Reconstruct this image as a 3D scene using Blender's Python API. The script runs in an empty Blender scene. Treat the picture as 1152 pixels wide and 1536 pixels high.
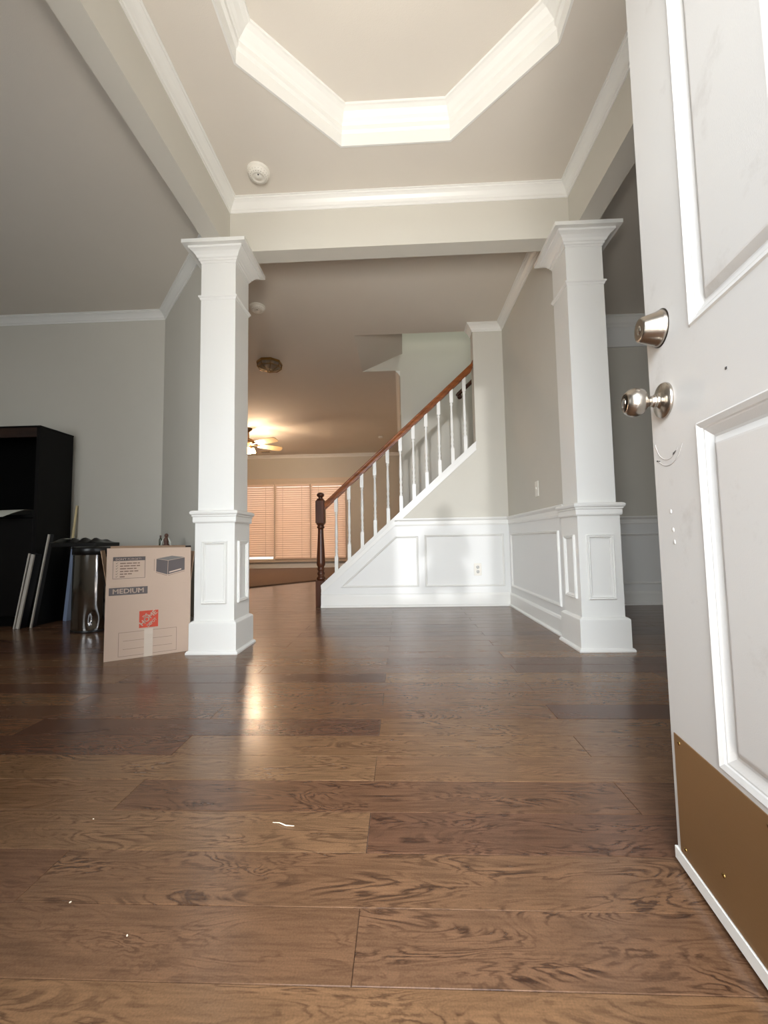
import bpy, bmesh, math, random
from mathutils import Vector, Matrix
random.seed(7)
S = bpy.context.scene
C = S.collection

# ------------------------------------------------------------------ camera
def camera():
    p, y, r = math.radians(3.9327), math.radians(2.2711), math.radians(-.97255)
    fw = Vector((-math.sin(y)*math.cos(p), math.cos(y)*math.cos(p), math.sin(p)))
    rt = Vector((math.cos(y), math.sin(y), 0)); up = rt.cross(fw)
    rt2 = math.cos(r)*rt + math.sin(r)*up; up2 = -math.sin(r)*rt + math.cos(r)*up
    cd = bpy.data.cameras.new('camera'); o = bpy.data.objects.new('camera', cd); C.objects.link(o)
    cd.sensor_fit = 'VERTICAL'; cd.sensor_height = 24; cd.sensor_width = 18
    cd.lens = 622.3/1536*24
    cd.clip_start = .02; cd.clip_end = 100
    M = Matrix((rt2, up2, -fw)).transposed().to_4x4(); M.translation = (0, 0, .63)
    o.matrix_world = M
    S.camera = o
camera()

# ------------------------------------------------------------------ light and exposure
S.view_settings.view_transform = 'Standard'; S.view_settings.look = 'None'
S.view_settings.gamma = 1; S.view_settings.use_curve_mapping = False
S.view_settings.exposure = 0.46
w = bpy.data.worlds.new('world'); S.world = w; w.use_nodes = True
w.node_tree.nodes['Background'].inputs[0].default_value = (.80, .88, 1, 1)
w.node_tree.nodes['Background'].inputs[1].default_value = 2.2

def area(name, loc, size, aim, power, col, spread=math.pi):
    d = bpy.data.lights.new(name, 'AREA'); d.shape = 'RECTANGLE'; d.size, d.size_y = size
    d.energy = power; d.color = col; d.spread = spread
    o = bpy.data.objects.new(name, d); C.objects.link(o); o.location = loc
    o.rotation_euler = Vector(aim).to_track_quat('-Z', 'Y').to_euler()
    return o
# daylight coming in through the open front doorway (sky, and the bright ground outside)
area('porch_skylight', (-.35, -2.3, 2.35), (2.6, 1.9), (.06, 1, -.42), 330, (.84, .92, 1))
area('porch_ground_bounce', (-.10, -1.15, .05), (1.9, 1.7), (.02, .60, .80), 340, (1, .945, .86))
area('left_room_window', (-3.0, .02, 1.35), (.95, 1.5), (.05, 1, -.05), 19, (.92, .97, 1))
area('dining_room_fill', (2.9, .02, 1.35), (1.3, 1.5), (0, 1, -.05), 9, (.95, .98, 1))  # added daylight fill for the right room, no window is built here
# window of the upper landing above the stairs
area('landing_window', (1.0, 4.6, 4.9), (1.2, .8), (-.1, .05, -1), 17, (.86, .97, .93))
# low reflected sun that enters through the doorway
sd = bpy.data.lights.new('low_reflected_sun', 'SUN'); sd.energy = .62; sd.angle = math.radians(1.3); sd.color = (.96, .97, 1)
so = bpy.data.objects.new('low_reflected_sun', sd); C.objects.link(so)
so.rotation_euler = Vector((.110, 1, .012)).to_track_quat('-Z', 'Y').to_euler()

# ------------------------------------------------------------------ materials
def nodes_of(name):
    m = bpy.data.materials.new(name); m.use_nodes = True
    nt = m.node_tree; return m, nt, nt.nodes['Principled BSDF']
def srgb(c):
    return tuple((v/255/12.92 if v/255 <= .04045 else ((v/255+.055)/1.055)**2.4) for v in c) + (1,)
def mat(name, col, rough=.5, metal=0, bump=0, bscale=200, vary=0, vscale=6, spec=.5, aniso=None, emit=0, trans=0):
    m, nt, b = nodes_of(name)
    L = nt.links.new; c = srgb(col)
    b.inputs['Base Color'].default_value = c
    b.inputs['Roughness'].default_value = rough; b.inputs['Metallic'].default_value = metal
    b.inputs['Specular IOR Level'].default_value = spec
    geo = nt.nodes.new('ShaderNodeTexCoord')
    if vary:
        n = nt.nodes.new('ShaderNodeTexNoise'); n.inputs['Scale'].default_value = vscale; n.inputs['Detail'].default_value = 5
        L(geo.outputs['Object'], n.inputs['Vector'])
        mx = nt.nodes.new('ShaderNodeMix'); mx.data_type = 'RGBA'
        mx.inputs[6].default_value = tuple(v*(1-vary) for v in c[:3])+(1,); mx.inputs[7].default_value = tuple(min(1, v*(1+vary)) for v in c[:3])+(1,)
        L(n.outputs['Fac'], mx.inputs[0]); L(mx.outputs[2], b.inputs['Base Color'])
    if bump:
        n = nt.nodes.new('ShaderNodeTexNoise'); n.inputs['Scale'].default_value = bscale; n.inputs['Detail'].default_value = 2
        L(geo.outputs['Object'], n.inputs['Vector'])
        bp_ = nt.nodes.new('ShaderNodeBump'); bp_.inputs['Strength'].default_value = bump; bp_.inputs['Distance'].default_value = .002
        L(n.outputs['Fac'], bp_.inputs['Height']); L(bp_.outputs[0], b.inputs['Normal'])
    if emit:
        b.inputs['Emission Color'].default_value = c; b.inputs['Emission Strength'].default_value = emit
    if trans: b.inputs['Transmission Weight'].default_value = trans
    return m

def plank_material():
    m, nt, b = nodes_of('hardwood planks'); N = nt.nodes.new; L = nt.links.new
    def mth(op, a, b_=None, c_=None):
        n = N('ShaderNodeMath'); n.operation = op
        for i, v in enumerate((a, b_, c_)):
            if v is None: continue
            if isinstance(v, (int, float)): n.inputs[i].default_value = v
            else: L(v, n.inputs[i])
        return n.outputs[0]
    geo = N('ShaderNodeNewGeometry'); sep = N('ShaderNodeSeparateXYZ'); L(geo.outputs['Position'], sep.inputs[0])
    x, y = sep.outputs[0], sep.outputs[1]
    row = mth('FLOOR', mth('DIVIDE', mth('SUBTRACT', y, PY0), PW))
    par = mth('FLOORED_MODULO', row, 2.0)
    col = mth('FLOOR', mth('DIVIDE', mth('SUBTRACT', mth('SUBTRACT', x, PX0), mth('MULTIPLY', par, PL/2)), PL))
    cmb = N('ShaderNodeCombineXYZ'); L(row, cmb.inputs[0]); L(col, cmb.inputs[1])
    wn = N('ShaderNodeTexWhiteNoise'); wn.noise_dimensions = '2D'; L(cmb.outputs[0], wn.inputs['Vector'])
    r = wn.outputs['Value']
    sc = N('ShaderNodeSeparateColor'); L(wn.outputs['Color'], sc.inputs[0])
    # grain coordinates, shifted per plank
    off = mth('MULTIPLY', r, 37.0)
    g1 = N('ShaderNodeCombineXYZ'); L(mth('ADD', mth('MULTIPLY', x, 3.8), off), g1.inputs[0]); L(mth('ADD', mth('MULTIPLY', y, 15.0), mth('MULTIPLY', sc.outputs[1], 20.0)), g1.inputs[1])
    L(off, g1.inputs[2])
    n1 = N('ShaderNodeTexNoise'); n1.inputs['Scale'].default_value = 1.0; n1.inputs['Detail'].default_value = 5.0; n1.inputs['Roughness'].default_value = .50
    n1.inputs['Distortion'].default_value = .8
    L(g1.outputs[0], n1.inputs['Vector'])
    rings = mth('SINE', mth('MULTIPLY', n1.outputs['Fac'], 84.0))
    rings = mth('POWER', mth('MULTIPLY_ADD', rings, .5, .5), 2.2)
    g2 = N('ShaderNodeCombineXYZ'); L(mth('ADD', mth('MULTIPLY', x, 9.0), off), g2.inputs[0]); L(mth('MULTIPLY', y, 150.0), g2.inputs[1])
    n2 = N('ShaderNodeTexNoise'); n2.inputs['Scale'].default_value = 1.0; n2.inputs['Detail'].default_value = 4.0; L(g2.outputs[0], n2.inputs['Vector'])
    n3 = N('ShaderNodeTexNoise'); n3.inputs['Scale'].default_value = 1.6; n3.inputs['Detail'].default_value = 3.0; L(g1.outputs[0], n3.inputs['Vector'])
    # patches where the figure shows strongly
    fig = N('ShaderNodeMapRange'); fig.inputs[1].default_value = .42; fig.inputs[2].default_value = .62; L(n3.outputs['Fac'], fig.inputs[0])
    d = mth('MULTIPLY', rings, mth('MULTIPLY_ADD', fig.outputs[0], .48, .12))
    d = mth('MULTIPLY', d, mth('MULTIPLY_ADD', sc.outputs[2], .7, .5))
    st = N('ShaderNodeMapRange'); st.inputs[1].default_value = .35; st.inputs[2].default_value = .7; L(n2.outputs['Fac'], st.inputs[0])
    d = mth('ADD', d, mth('MULTIPLY', st.outputs[0], .30))
    ramp = N('ShaderNodeValToRGB'); L(r, ramp.inputs[0])
    cr = ramp.color_ramp; cols = [(0, (96, 66, 52)), (.25, (120, 86, 62)), (.5, (134, 100, 70)), (.75, (106, 74, 58)), (1, (142, 108, 76))]
    cr.elements[0].position, cr.elements[0].color = 0, srgb(cols[0][1]); cr.elements[1].position, cr.elements[1].color = 1, srgb(cols[-1][1])
    for p_, c_ in cols[1:-1]:
        e = cr.elements.new(p_); e.color = srgb(c_)
    mx = N('ShaderNodeMix'); mx.data_type = 'RGBA'; L(d, mx.inputs[0]); L(ramp.outputs[0], mx.inputs[6]); mx.inputs[7].default_value = srgb((44, 24, 16))
    mx2 = N('ShaderNodeMix'); mx2.data_type = 'RGBA'; mx2.blend_type = 'MULTIPLY'; mx2.inputs[0].default_value = 1
    L(mx.outputs[2], mx2.inputs[6])
    n4 = N('ShaderNodeTexNoise'); n4.inputs['Scale'].default_value = 330; n4.inputs['Detail'].default_value = 3; L(geo.outputs['Position'], n4.inputs['Vector'])
    tone = mth('MULTIPLY', mth('MULTIPLY_ADD', n3.outputs['Fac'], .7, .60), mth("MULTIPLY_ADD", n4.outputs["Fac"], .56, .64)); tc = N('ShaderNodeCombineColor')
    for i in range(3): L(tone, tc.inputs[i])
    L(tc.outputs[0], mx2.inputs[7]); L(mx2.outputs[2], b.inputs['Base Color'])
    rg = mth('ADD', mth('MULTIPLY', n3.outputs['Fac'], .08), .165); L(mth('ADD', rg, mth('MULTIPLY', d, .08)), b.inputs['Roughness'])
    b.inputs['Specular IOR Level'].default_value = .55
    bu = N('ShaderNodeBump'); bu.inputs['Strength'].default_value = .14; bu.inputs['Distance'].default_value = .0010
    L(mth('SUBTRACT', mth('MULTIPLY', n1.outputs['Fac'], 1.0), mth('MULTIPLY', d, .5)), bu.inputs['Height']); L(bu.outputs[0], b.inputs['Normal'])
    return m

def wood_material(name, dark, light, axis=0, rough=.35):
    m, nt, b = nodes_of(name); N = nt.nodes.new; L = nt.links.new
    t = N('ShaderNodeTexCoord'); mp = N('ShaderNodeMapping'); L(t.outputs['Object'], mp.inputs[0])
    s = [30, 30, 30]; s[axis] = 2.5; mp.inputs['Scale'].default_value = s
    n = N('ShaderNodeTexNoise'); n.inputs['Scale'].default_value = 1; n.inputs['Detail'].default_value = 6; L(mp.outputs[0], n.inputs['Vector'])
    r = N('ShaderNodeValToRGB'); r.color_ramp.elements[0].color = srgb(dark); r.color_ramp.elements[1].color = srgb(light)
    r.color_ramp.elements[0].position = .3; r.color_ramp.elements[1].position = .7
    L(n.outputs['Fac'], r.inputs[0]); L(r.outputs[0], b.inputs['Base Color']); b.inputs['Roughness'].default_value = rough
    return m

PY0, PW, PX0, PL = .630, .12626, -.083, 1.235
M = dict(
    plank=plank_material(),
    wall=mat('greige wall paint', (206, 202, 191), .75, bump=.12, bscale=260, vary=.02),
    ceil=mat('greige ceiling paint', (220, 213, 202), .85, bump=.25, bscale=210, vary=.02),
    trim=mat('white trim paint', (234, 233, 228), .35, bump=.03, bscale=60),
    wains=mat('white wainscot paint', (230, 230, 227), .4, bump=.05, bscale=80),
    door=None, frame=mat('white door frame paint', (238, 236, 230), .4),
    outside=mat('sunlit concrete', (190, 186, 178), .9, bump=.3, bscale=60),
    brass=mat('brushed brass kick plate', (150, 118, 80), .45, metal=.6, bump=.12, bscale=300, vary=.10, vscale=5),
    nickel=mat('satin nickel', (176, 168, 158), .27, metal=1),
    nickel_dark=mat('dark nickel recess and shadow ring', (70, 64, 58), .35, metal=1),
    darkwood=wood_material('dark stained newel wood', (52, 26, 14), (92, 50, 28), 2, .3),
    railwood=wood_material('reddish stained oak rail', (104, 56, 26), (164, 98, 52), 0, .3),
    carpet=mat('brown carpet', (112, 88, 70), .98, bump=1, bscale=220, vary=.25, vscale=30),
    black=mat('black lacquered wood', (8, 7, 7), .5, vary=.1, spec=.2),
    blackin=mat('black cabinet interior', (4, 4, 4), .8, spec=.1),
    brown=wood_material('dark brown rail wood', (30, 16, 10), (52, 30, 20), 0, .4),
    steel=None,
    plastic=mat('black plastic', (12, 12, 13), .3),
    cloth=mat('black trash bag film', (14, 14, 15), .28, bump=.6, bscale=30),
    paper=mat('white paper', (205, 206, 196), .8),
    card=mat('kraft cardboard', (204, 180, 160), .8, bump=.1, bscale=120, vary=.03),
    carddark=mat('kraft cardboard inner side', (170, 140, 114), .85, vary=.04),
    ink=mat('dark grey print', (104, 96, 95), .8), ink2=mat('mid grey print', (128, 124, 120), .8), inkl=mat('brown print line', (124, 100, 88), .8),
    orange=mat('orange print', (214, 84, 62), .8), cardlt=mat('unprinted kraft lettering', (222, 200, 182), .8),
    tape=mat('clear packing tape', (216, 200, 182), .12),
    navy=mat('dark navy board face', (14, 15, 26), .4), edge=mat('white board edge', (196, 190, 180), .6),
    pale=mat('pale blue board', (150, 166, 196), .4), cream=mat('cream painted stick', (226, 208, 160), .5),
    sidewood=wood_material('dark walnut side table', (28, 14, 9), (50, 26, 17), 2, .35),
    slat=None, winframe=mat('window frame paint', (214, 200, 182), .5),
    plastw=mat('white plastic', (232, 228, 218), .4), slot=mat('dark slots', (60, 58, 56), .6),
    fixbrass=mat('polished antique brass', (160, 128, 76), .22, metal=1), glass=mat('bevelled glass', (235, 225, 205), .08, trans=.85),
    fanwood=mat('pale fan blade', (222, 196, 150), .45), fanmetal=mat('fan metal', (120, 92, 60), .3, metal=.9),
    globe=mat('lit frosted glass shade', (255, 214, 150), .4, emit=26), debris=mat('pale wood splinter', (232, 214, 188), .7),
    tread=wood_material('stair tread wood', (62, 34, 20), (104, 62, 38), 0, .35),
    green=mat('green bottle glass', (60, 62, 40), .2), rust=mat('brown figurine glaze', (92, 60, 46), .3),
)
def door_material():
    m, nt, b = nodes_of('white door paint with scuffs'); N = nt.nodes.new; L = nt.links.new
    t = N('ShaderNodeTexCoord')
    n = N('ShaderNodeTexNoise'); n.inputs['Scale'].default_value = 7; n.inputs['Detail'].default_value = 8; n.inputs['Roughness'].default_value = .7; L(t.outputs['Object'], n.inputs['Vector'])
    r = N('ShaderNodeValToRGB'); r.color_ramp.elements[0].position = .22; r.color_ramp.elements[1].position = .42
    r.color_ramp.elements[0].color = srgb((184, 179, 173)); r.color_ramp.elements[1].color = srgb((206, 203, 198)); L(n.outputs['Fac'], r.inputs[0])
    L(r.outputs[0], b.inputs['Base Color']); b.inputs['Roughness'].default_value = .42
    n2 = N('ShaderNodeTexNoise'); n2.inputs['Scale'].default_value = 420; L(t.outputs['Object'], n2.inputs['Vector'])
    bu = N('ShaderNodeBump'); bu.inputs['Strength'].default_value = .18; bu.inputs['Distance'].default_value = .001; L(n2.outputs['Fac'], bu.inputs['Height']); L(bu.outputs[0], b.inputs['Normal'])
    return m
M['door'] = door_material()
def steel_material():
    m, nt, b = nodes_of('polished steel'); N = nt.nodes.new; L = nt.links.new
    b.inputs['Base Color'].default_value = srgb((150, 148, 146)); b.inputs['Metallic'].default_value = 1; b.inputs['Roughness'].default_value = .10
    t = N('ShaderNodeTexCoord'); mp = N('ShaderNodeMapping'); mp.inputs['Scale'].default_value = (9, 9, 2); L(t.outputs['Object'], mp.inputs[0])
    n = N('ShaderNodeTexNoise'); n.inputs['Scale'].default_value = 1; n.inputs['Detail'].default_value = 3; L(mp.outputs[0], n.inputs['Vector'])
    bu = N('ShaderNodeBump'); bu.inputs['Strength'].default_value = .35; bu.inputs['Distance'].default_value = .010; L(n.outputs['Fac'], bu.inputs['Height']); L(bu.outputs[0], b.inputs['Normal'])
    return m
M['steel'] = steel_material()
def slat_material():
    m = bpy.data.materials.new('translucent blind slat'); m.use_nodes = True; nt = m.node_tree; N = nt.nodes.new; L = nt.links.new
    b = nt.nodes['Principled BSDF']; b.inputs['Base Color'].default_value = srgb((240, 226, 212)); b.inputs['Roughness'].default_value = .5
    tr = N('ShaderNodeBsdfTranslucent'); tr.inputs[0].default_value = srgb((250, 226, 206))
    mx = N('ShaderNodeMixShader'); mx.inputs[0].default_value = .30; L(b.outputs[0], mx.inputs[1]); L(tr.outputs[0], mx.inputs[2])
    L(mx.outputs[0], nt.nodes['Material Output'].inputs[0]); return m
M['slat'] = slat_material()

# ------------------------------------------------------------------ mesh helpers
class MB:
    def __init__(s): s.v = []; s.f = []; s.sm = []
    def add(s, vs, fs, smooth=False):
        n = len(s.v); s.v += [tuple(p) for p in vs]; s.f += [tuple(i+n for i in f) for f in fs]; s.sm += [smooth]*len(fs); return s
    def box(s, x0, x1, y0, y1, z0, z1, bev=0):
        if bev:
            b = bev; prof = []
            vs = []
            for sx, X in ((-1, x0), (1, x1)):
                for sy, Y in ((-1, y0), (1, y1)):
                    for sz, Z in ((-1, z0), (1, z1)):
                        vs += [(X, Y-sy*b, Z-sz*b), (X-sx*b, Y, Z-sz*b), (X-sx*b, Y-sy*b, Z)]
            bm = bmesh.new()
            for p in vs: bm.verts.new(p)
            r = bmesh.ops.convex_hull(bm, input=bm.verts)
            bmesh.ops.dissolve_limit(bm, angle_limit=.01, verts=bm.verts, edges=bm.edges)
            bm.verts.index_update(); s.add([v.co[:] for v in bm.verts], [[v.index for v in f.verts] for f in bm.faces]); bm.free(); return s
        vs = [(x, y, z) for x in (x0, x1) for y in (y0, y1) for z in (z0, z1)]
        return s.add(vs, [(0, 1, 3, 2), (4, 6, 7, 5), (0, 4, 5, 1), (2, 3, 7, 6), (0, 2, 6, 4), (1, 5, 7, 3)])
    def prism(s, poly, fn0, fn1):
        """poly: 2d outline; fn0/fn1 map (u,v) to the two end planes"""
        n = len(poly); vs = [fn0(*p) for p in poly]+[fn1(*p) for p in poly]
        fs = [tuple(range(n))[::-1], tuple(range(n, 2*n))]+[(i, (i+1) % n, n+(i+1) % n, n+i) for i in range(n)]
        return s.add(vs, fs)
    def lathe(s, prof, n=24, o=(0, 0, 0), axis='z', smooth=True, ang=0):
        vs = []
        for r, z in prof:
            for k in range(n):
                a = 2*math.pi*k/n+ang; p = (r*math.cos(a), r*math.sin(a), z)
                if axis == 'x': p = (p[2], p[0], p[1])
                if axis == 'y': p = (p[1], p[2], p[0])
                vs.append((p[0]+o[0], p[1]+o[1], p[2]+o[2]))
        fs = [(i*n+k, i*n+(k+1) % n, (i+1)*n+(k+1) % n, (i+1)*n+k) for i in range(len(prof)-1) for k in range(n)]
        s.add(vs, fs, smooth)
        if prof[0][0] > 1e-5: s.add([vs[k] for k in range(n)], [tuple(range(n))[::-1]])
        if prof[-1][0] > 1e-5: s.add(vs[-n:], [tuple(range(n))])
        return s
    def sweep(s, path, prof, fn=lambda u, v, b: (u, v, b), closed=False, capped=True):
        """path in 2d; prof = closed outline of (a,b): a = offset to the right of travel, b = third coordinate"""
        n = len(path); m = len(prof); P = [Vector(p) for p in path]; ring = []
        for i in range(n):
            a = P[i-1] if (i > 0 or closed) else None; c = P[(i+1) % n] if (i < n-1 or closed) else None
            d1 = (P[i]-a).normalized() if a is not None else (c-P[i]).normalized()
            d2 = (c-P[i]).normalized() if c is not None else d1
            n1 = Vector((d1.y, -d1.x)); n2 = Vector((d2.y, -d2.x)); k = 1+n1.dot(n2)
            mt = (n1+n2)/k
            ring.append([fn(P[i].x+mt.x*q, P[i].y+mt.y*q, b) for q, b in prof])
        vs = [p for r in ring for p in r]; fs = []
        for i in range(n if closed else n-1):
            j = (i+1) % n
            fs += [(i*m+k, i*m+(k+1) % m, j*m+(k+1) % m, j*m+k) for k in range(m)]
        if not closed and capped: fs += [tuple(range(m))[::-1], tuple(range((n-1)*m, n*m))]
        return s.add(vs, fs)
    def tube(s, pts, r, n=8):
        P = [Vector(p) for p in pts]; vs = []
        for i, p in enumerate(P):
            d = (P[min(i+1, len(P)-1)]-P[max(i-1, 0)]).normalized(); u = d.cross(Vector((0, 0, 1)))
            if u.length < .01: u = Vector((1, 0, 0))
            u.normalize(); w_ = d.cross(u)
            rr = r[i] if isinstance(r, (list, tuple)) else r
            vs += [p+u*rr*math.cos(2*math.pi*k/n)+w_*rr*math.sin(2*math.pi*k/n) for k in range(n)]
        fs = [(i*n+k, i*n+(k+1) % n, (i+1)*n+(k+1) % n, (i+1)*n+k) for i in range(len(P)-1) for k in range(n)]
        s.add(vs, fs, True); s.add(vs[:n], [tuple(range(n))[::-1]]); s.add(vs[-n:], [tuple(range(n))]); return s
    def mesh(s, name, m):
        me = bpy.data.meshes.new(name); me.from_pydata(s.v, [], s.f); me.polygons.foreach_set('use_smooth', s.sm)
        bm = bmesh.new(); bm.from_mesh(me); bmesh.ops.remove_doubles(bm, verts=bm.verts, dist=1e-6) if len(s.v) < 60000 and not any(s.sm) else None
        bmesh.ops.recalc_face_normals(bm, faces=bm.faces); bm.to_mesh(me); bm.free()
        me.materials.append(m); return me
    def obj(s, name, m, parent=None):
        o = bpy.data.objects.new(name, s.mesh(name, m)); C.objects.link(o)
        if parent: o.parent = parent
        return o
def thing(name, label, cat, loc=(0, 0, 0), rz=0, group=None):
    o = bpy.data.objects.new(name, None); C.objects.link(o); o.location = loc; o.rotation_euler = (0, 0, rz)
    o['label'] = label; o['category'] = cat
    if group: o['group'] = group
    return o
def tag(o, label, cat, group=None):
    o['label'] = label; o['category'] = cat
    if group: o['group'] = group
    return o
def struct(o, label=None, cat=None):
    o['kind'] = 'structure'
    if label: o['label'] = label
    if cat: o['category'] = cat
    return o
def dup(root):
    r = root.copy(); C.objects.link(r)
    for ch in list(root.children):
        c = ch.copy(); C.objects.link(c); c.parent = r
        for g in ch.children:
            d = g.copy(); C.objects.link(d); d.parent = c
    return r

# ------------------------------------------------------------------ dimensions
ZC, ZF = 2.745, 2.78          # main ceiling, foyer ceiling
BX0, BX1, RX0, RX1 = -1.153, -1.04, 1.063, 1.178   # beams
HY0, HY1 = 2.45, 2.565        # header between the columns
ZB = 2.453
YW = 4.006                    # stair wall face
XR = 1.033                    # right hall wall face
FY = -.05                     # inner face of the front wall
# ------------------------------------------------------------------ floor
fl = MB().box(-6, 5, -1.2, 10.2, -.06, -.0125).obj('floor', mat('subfloor', (70, 48, 36), .8))
struct(fl, 'dark brown wide plank hardwood floor', 'floor')
def plank_geo(mb, x0, x1, y0, y1):
    e, d = .0010, .0007
    vs = [(x0, y0, -.012), (x1, y0, -.012), (x1, y1, -.012), (x0, y1, -.012), (x0, y0, -d), (x1, y0, -d), (x1, y1, -d), (x0, y1, -d),
          (x0+e, y0+e, 0), (x1-e, y0+e, 0), (x1-e, y1-e, 0), (x0+e, y1-e, 0)]
    fs = [(4, 5, 9, 8), (5, 6, 10, 9), (6, 7, 11, 10), (7, 4, 8, 11), (8, 9, 10, 11), (0, 1, 5, 4), (1, 2, 6, 5), (2, 3, 7, 6), (3, 0, 4, 7)]
    mb.add(vs, fs)
g_ = .0004
base = MB(); plank_geo(base, g_, PL-g_, g_, PW-g_); pm = base.mesh('plank', M['plank'])
rest = MB()
for r in range(-9, 76):
    y0 = PY0+PW*r
    for c in range(-6, 6):
        x0 = PX0+PL*(c+(.5 if r % 2 else 0))
        if x0 > 4.9 or x0+PL < -5.9: continue
        yc = y0+PW/2; kk = x0+PL/2
        vis = yc > .25 and x0 < yc*.98+.25 and x0+PL > -yc*.98-.1
        if 0 <= r+4 and y0 < 4.1 and vis:
            o = bpy.data.objects.new('plank', pm); C.objects.link(o); o.parent = fl; o.location = (x0, y0, random.uniform(-.0002, .0002))
        elif y0 < 10: plank_geo(rest, x0+g_, x0+PL-g_, y0+g_, y0+PW-g_)
o = rest.obj('distant_planks', M['plank'], fl); o['kind'] = 'stuff'

# carpet of the far room (starts on a diagonal)
cy = lambda x: 5.799+(x+2.124)*1.21
cp = MB().prism([(-5.9, cy(-5.9)), (.03-.01, cy(.02)), (.02, 9.88), (-5.9, 9.88)], lambda u, v: (u, v, .0005), lambda u, v: (u, v, .014)).obj('carpet', M['carpet'])
tag(cp, 'brown carpet of the far room beginning on a diagonal edge', 'carpet'); cp['kind'] = 'structure'

# ------------------------------------------------------------------ ceilings
def hole_ceiling(name, outer, hole, z0, z1, m):
    bm = bmesh.new()
    for z in (z0, z1):
        es = []
        for loop in (outer, hole):
            vs = [bm.verts.new((x, y, z)) for x, y in loop]
            es += [bm.edges.new((vs[i], vs[(i+1) % len(vs)])) for i in range(len(vs))]
        bmesh.ops.triangle_fill(bm, edges=es, use_beauty=True)
    me = bpy.data.meshes.new(name); bmesh.ops.recalc_face_normals(bm, faces=bm.faces); bm.to_mesh(me); bm.free(); me.materials.append(m)
    o = bpy.data.objects.new(name, me); C.objects.link(o); return o
OX, OY, OH, OS = .0135, 1.396, .7215, .2985     # octagon centre, half width, half side
octo = [(OX+a, OY+b) for a, b in ((-OS, OH), (OS, OH), (OH, OS), (OH, -OS), (OS, -OH), (-OS, -OH), (-OH, -OS), (-OH, OS))]
ce = hole_ceiling('ceiling', [(BX0, -.2), (RX1, -.2), (RX1, HY1), (BX0, HY1)], octo, ZF, ZF+.03, M['ceil'])
struct(ce, 'pale foyer ceiling with a recessed octagonal tray', 'ceiling')
tr_top = MB().prism([(OX+(a-OX)*1.05, OY+(b-OY)*1.05) for a, b in octo], lambda u, v: (u, v, 2.945), lambda u, v: (u, v, 2.975)).obj('tray_ceiling', M['ceil'], ce)
tr_side = MB().sweep(octo, [(0, ZF+.001), (-.02, ZF+.031), (-.02, 2.96), (0, 2.96)], closed=True).obj('tray_side', M['ceil'], ce)
mc = MB()
for x0, x1, y0, y1 in ((-6, BX0+.02, -.2, 4.13), (RX1-.02, 5, -.2, 4.13), (BX0+.02, RX1-.02, HY0+.05, 4.13), (-6, -.44, 4.13, 10.2), (-.44, 5, 5.06, 10.2)):
    mc.box(x0, x1, y0, y1, ZC, ZC+.06)
co = mc.obj('ceiling', M['ceil']); struct(co, 'shaded flat ceiling over the hall and side rooms', 'ceiling')

# ------------------------------------------------------------------ walls
def wallbox(name, x0, x1, y0, y1, z0=0, z1=ZC, m='wall', label=None):
    o = MB().box(x0, x1, y0, y1, z0, z1).obj(name, M[m]); return struct(o, label, 'wall' if label else None)
wallbox('wall_left_room_back', -6, -2.09, 3.575, 3.69, label='pale grey back wall of the left room behind the black cabinet')
dg = MB().prism([(-2.11, 3.575), (-1.19, 2.573), (-1.12, 2.64), (-2.05, 3.69), (-2.11, 3.69)], lambda u, v: (u, v, 0), lambda u, v: (u, v, ZC)).obj('wall_diagonal', M['wall'])
struct(dg, 'shaded diagonal wall between left room and hall', 'wall')
wallbox('wall_left', -6.1, -5.95, -.2, 10.2)
wallbox('wall_right', 4.9, 5.0, -.2, 4.1)
wallbox('wall_hall_right', XR, 1.15, 2.625, YW+.12, label='greige hall wall behind the right column')
wallbox('wall_dining_back', 1.15, 5, 3.968, 4.09, label='greige back wall of the right room beside the door')
wallbox('wall_far', -6, .03, 9.9, 10.05, label='tan far wall holding the blind-covered windows')   # windows stand proud of it, see below
wallbox('wall_stair_far', .03, 3.2, 5.06, 9.9, 0, ZC, label='greige wall on the far side of the stairs')
up = MB(); up.box(-.44, .03, 5.06, 5.16, ZC+.06, 5.2); up.box(-.44, .03, 5.055, 5.06, ZC+.001, 5.2); up.box(.03, 3.2, 5.055, 5.16, .0, 5.2); up.box(-.44, 3.2, 4.03, 4.13, ZC+.06, 5.2); up.box(3.1, 3.2, 4.1, 5.1, 0, 5.2); up.box(-.5, 3.2, 4.0, 5.2, 5.15, 5.2)
struct(up.obj('wall_stairwell_upper', M['wall']), 'bright upper wall seen through the stairwell opening', 'wall')
sp = MB().prism([(-.4405, ZC+.0005), (.059, 2.96), (.059, 5.15), (-.5, 5.15), (-.5, ZC+.061), (-.4405, ZC+.061)], lambda u, v: (u, 4.12, v), lambda u, v: (u, 5.07, v)).obj('trim_stairwell_soffit', M['ceil'])
struct(sp, 'sloped soffit at the left end of the stairwell opening', 'soffit')
# front wall with the doorway
DX0, DX1, DH = -.515, .402, 2.055
fw = MB(); fw.box(-6, DX0, -.2, FY, 0, 3.0); fw.box(DX1, 5, -.2, FY, 0, 3.0); fw.box(DX0, DX1, -.2, FY, DH, 3.0)
struct(fw.obj('wall_front', M['wall']))
jb = MB(); jb.box(DX0-.09, DX0, FY, FY+.018, 0, DH+.09); jb.box(DX1, DX1+.09, FY, FY+.005, 0, DH+.09); jb.box(DX0-.09, DX1+.09, FY, FY+.018, DH, DH+.09)
struct(jb.obj('trim_doorway', M['frame']))
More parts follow.
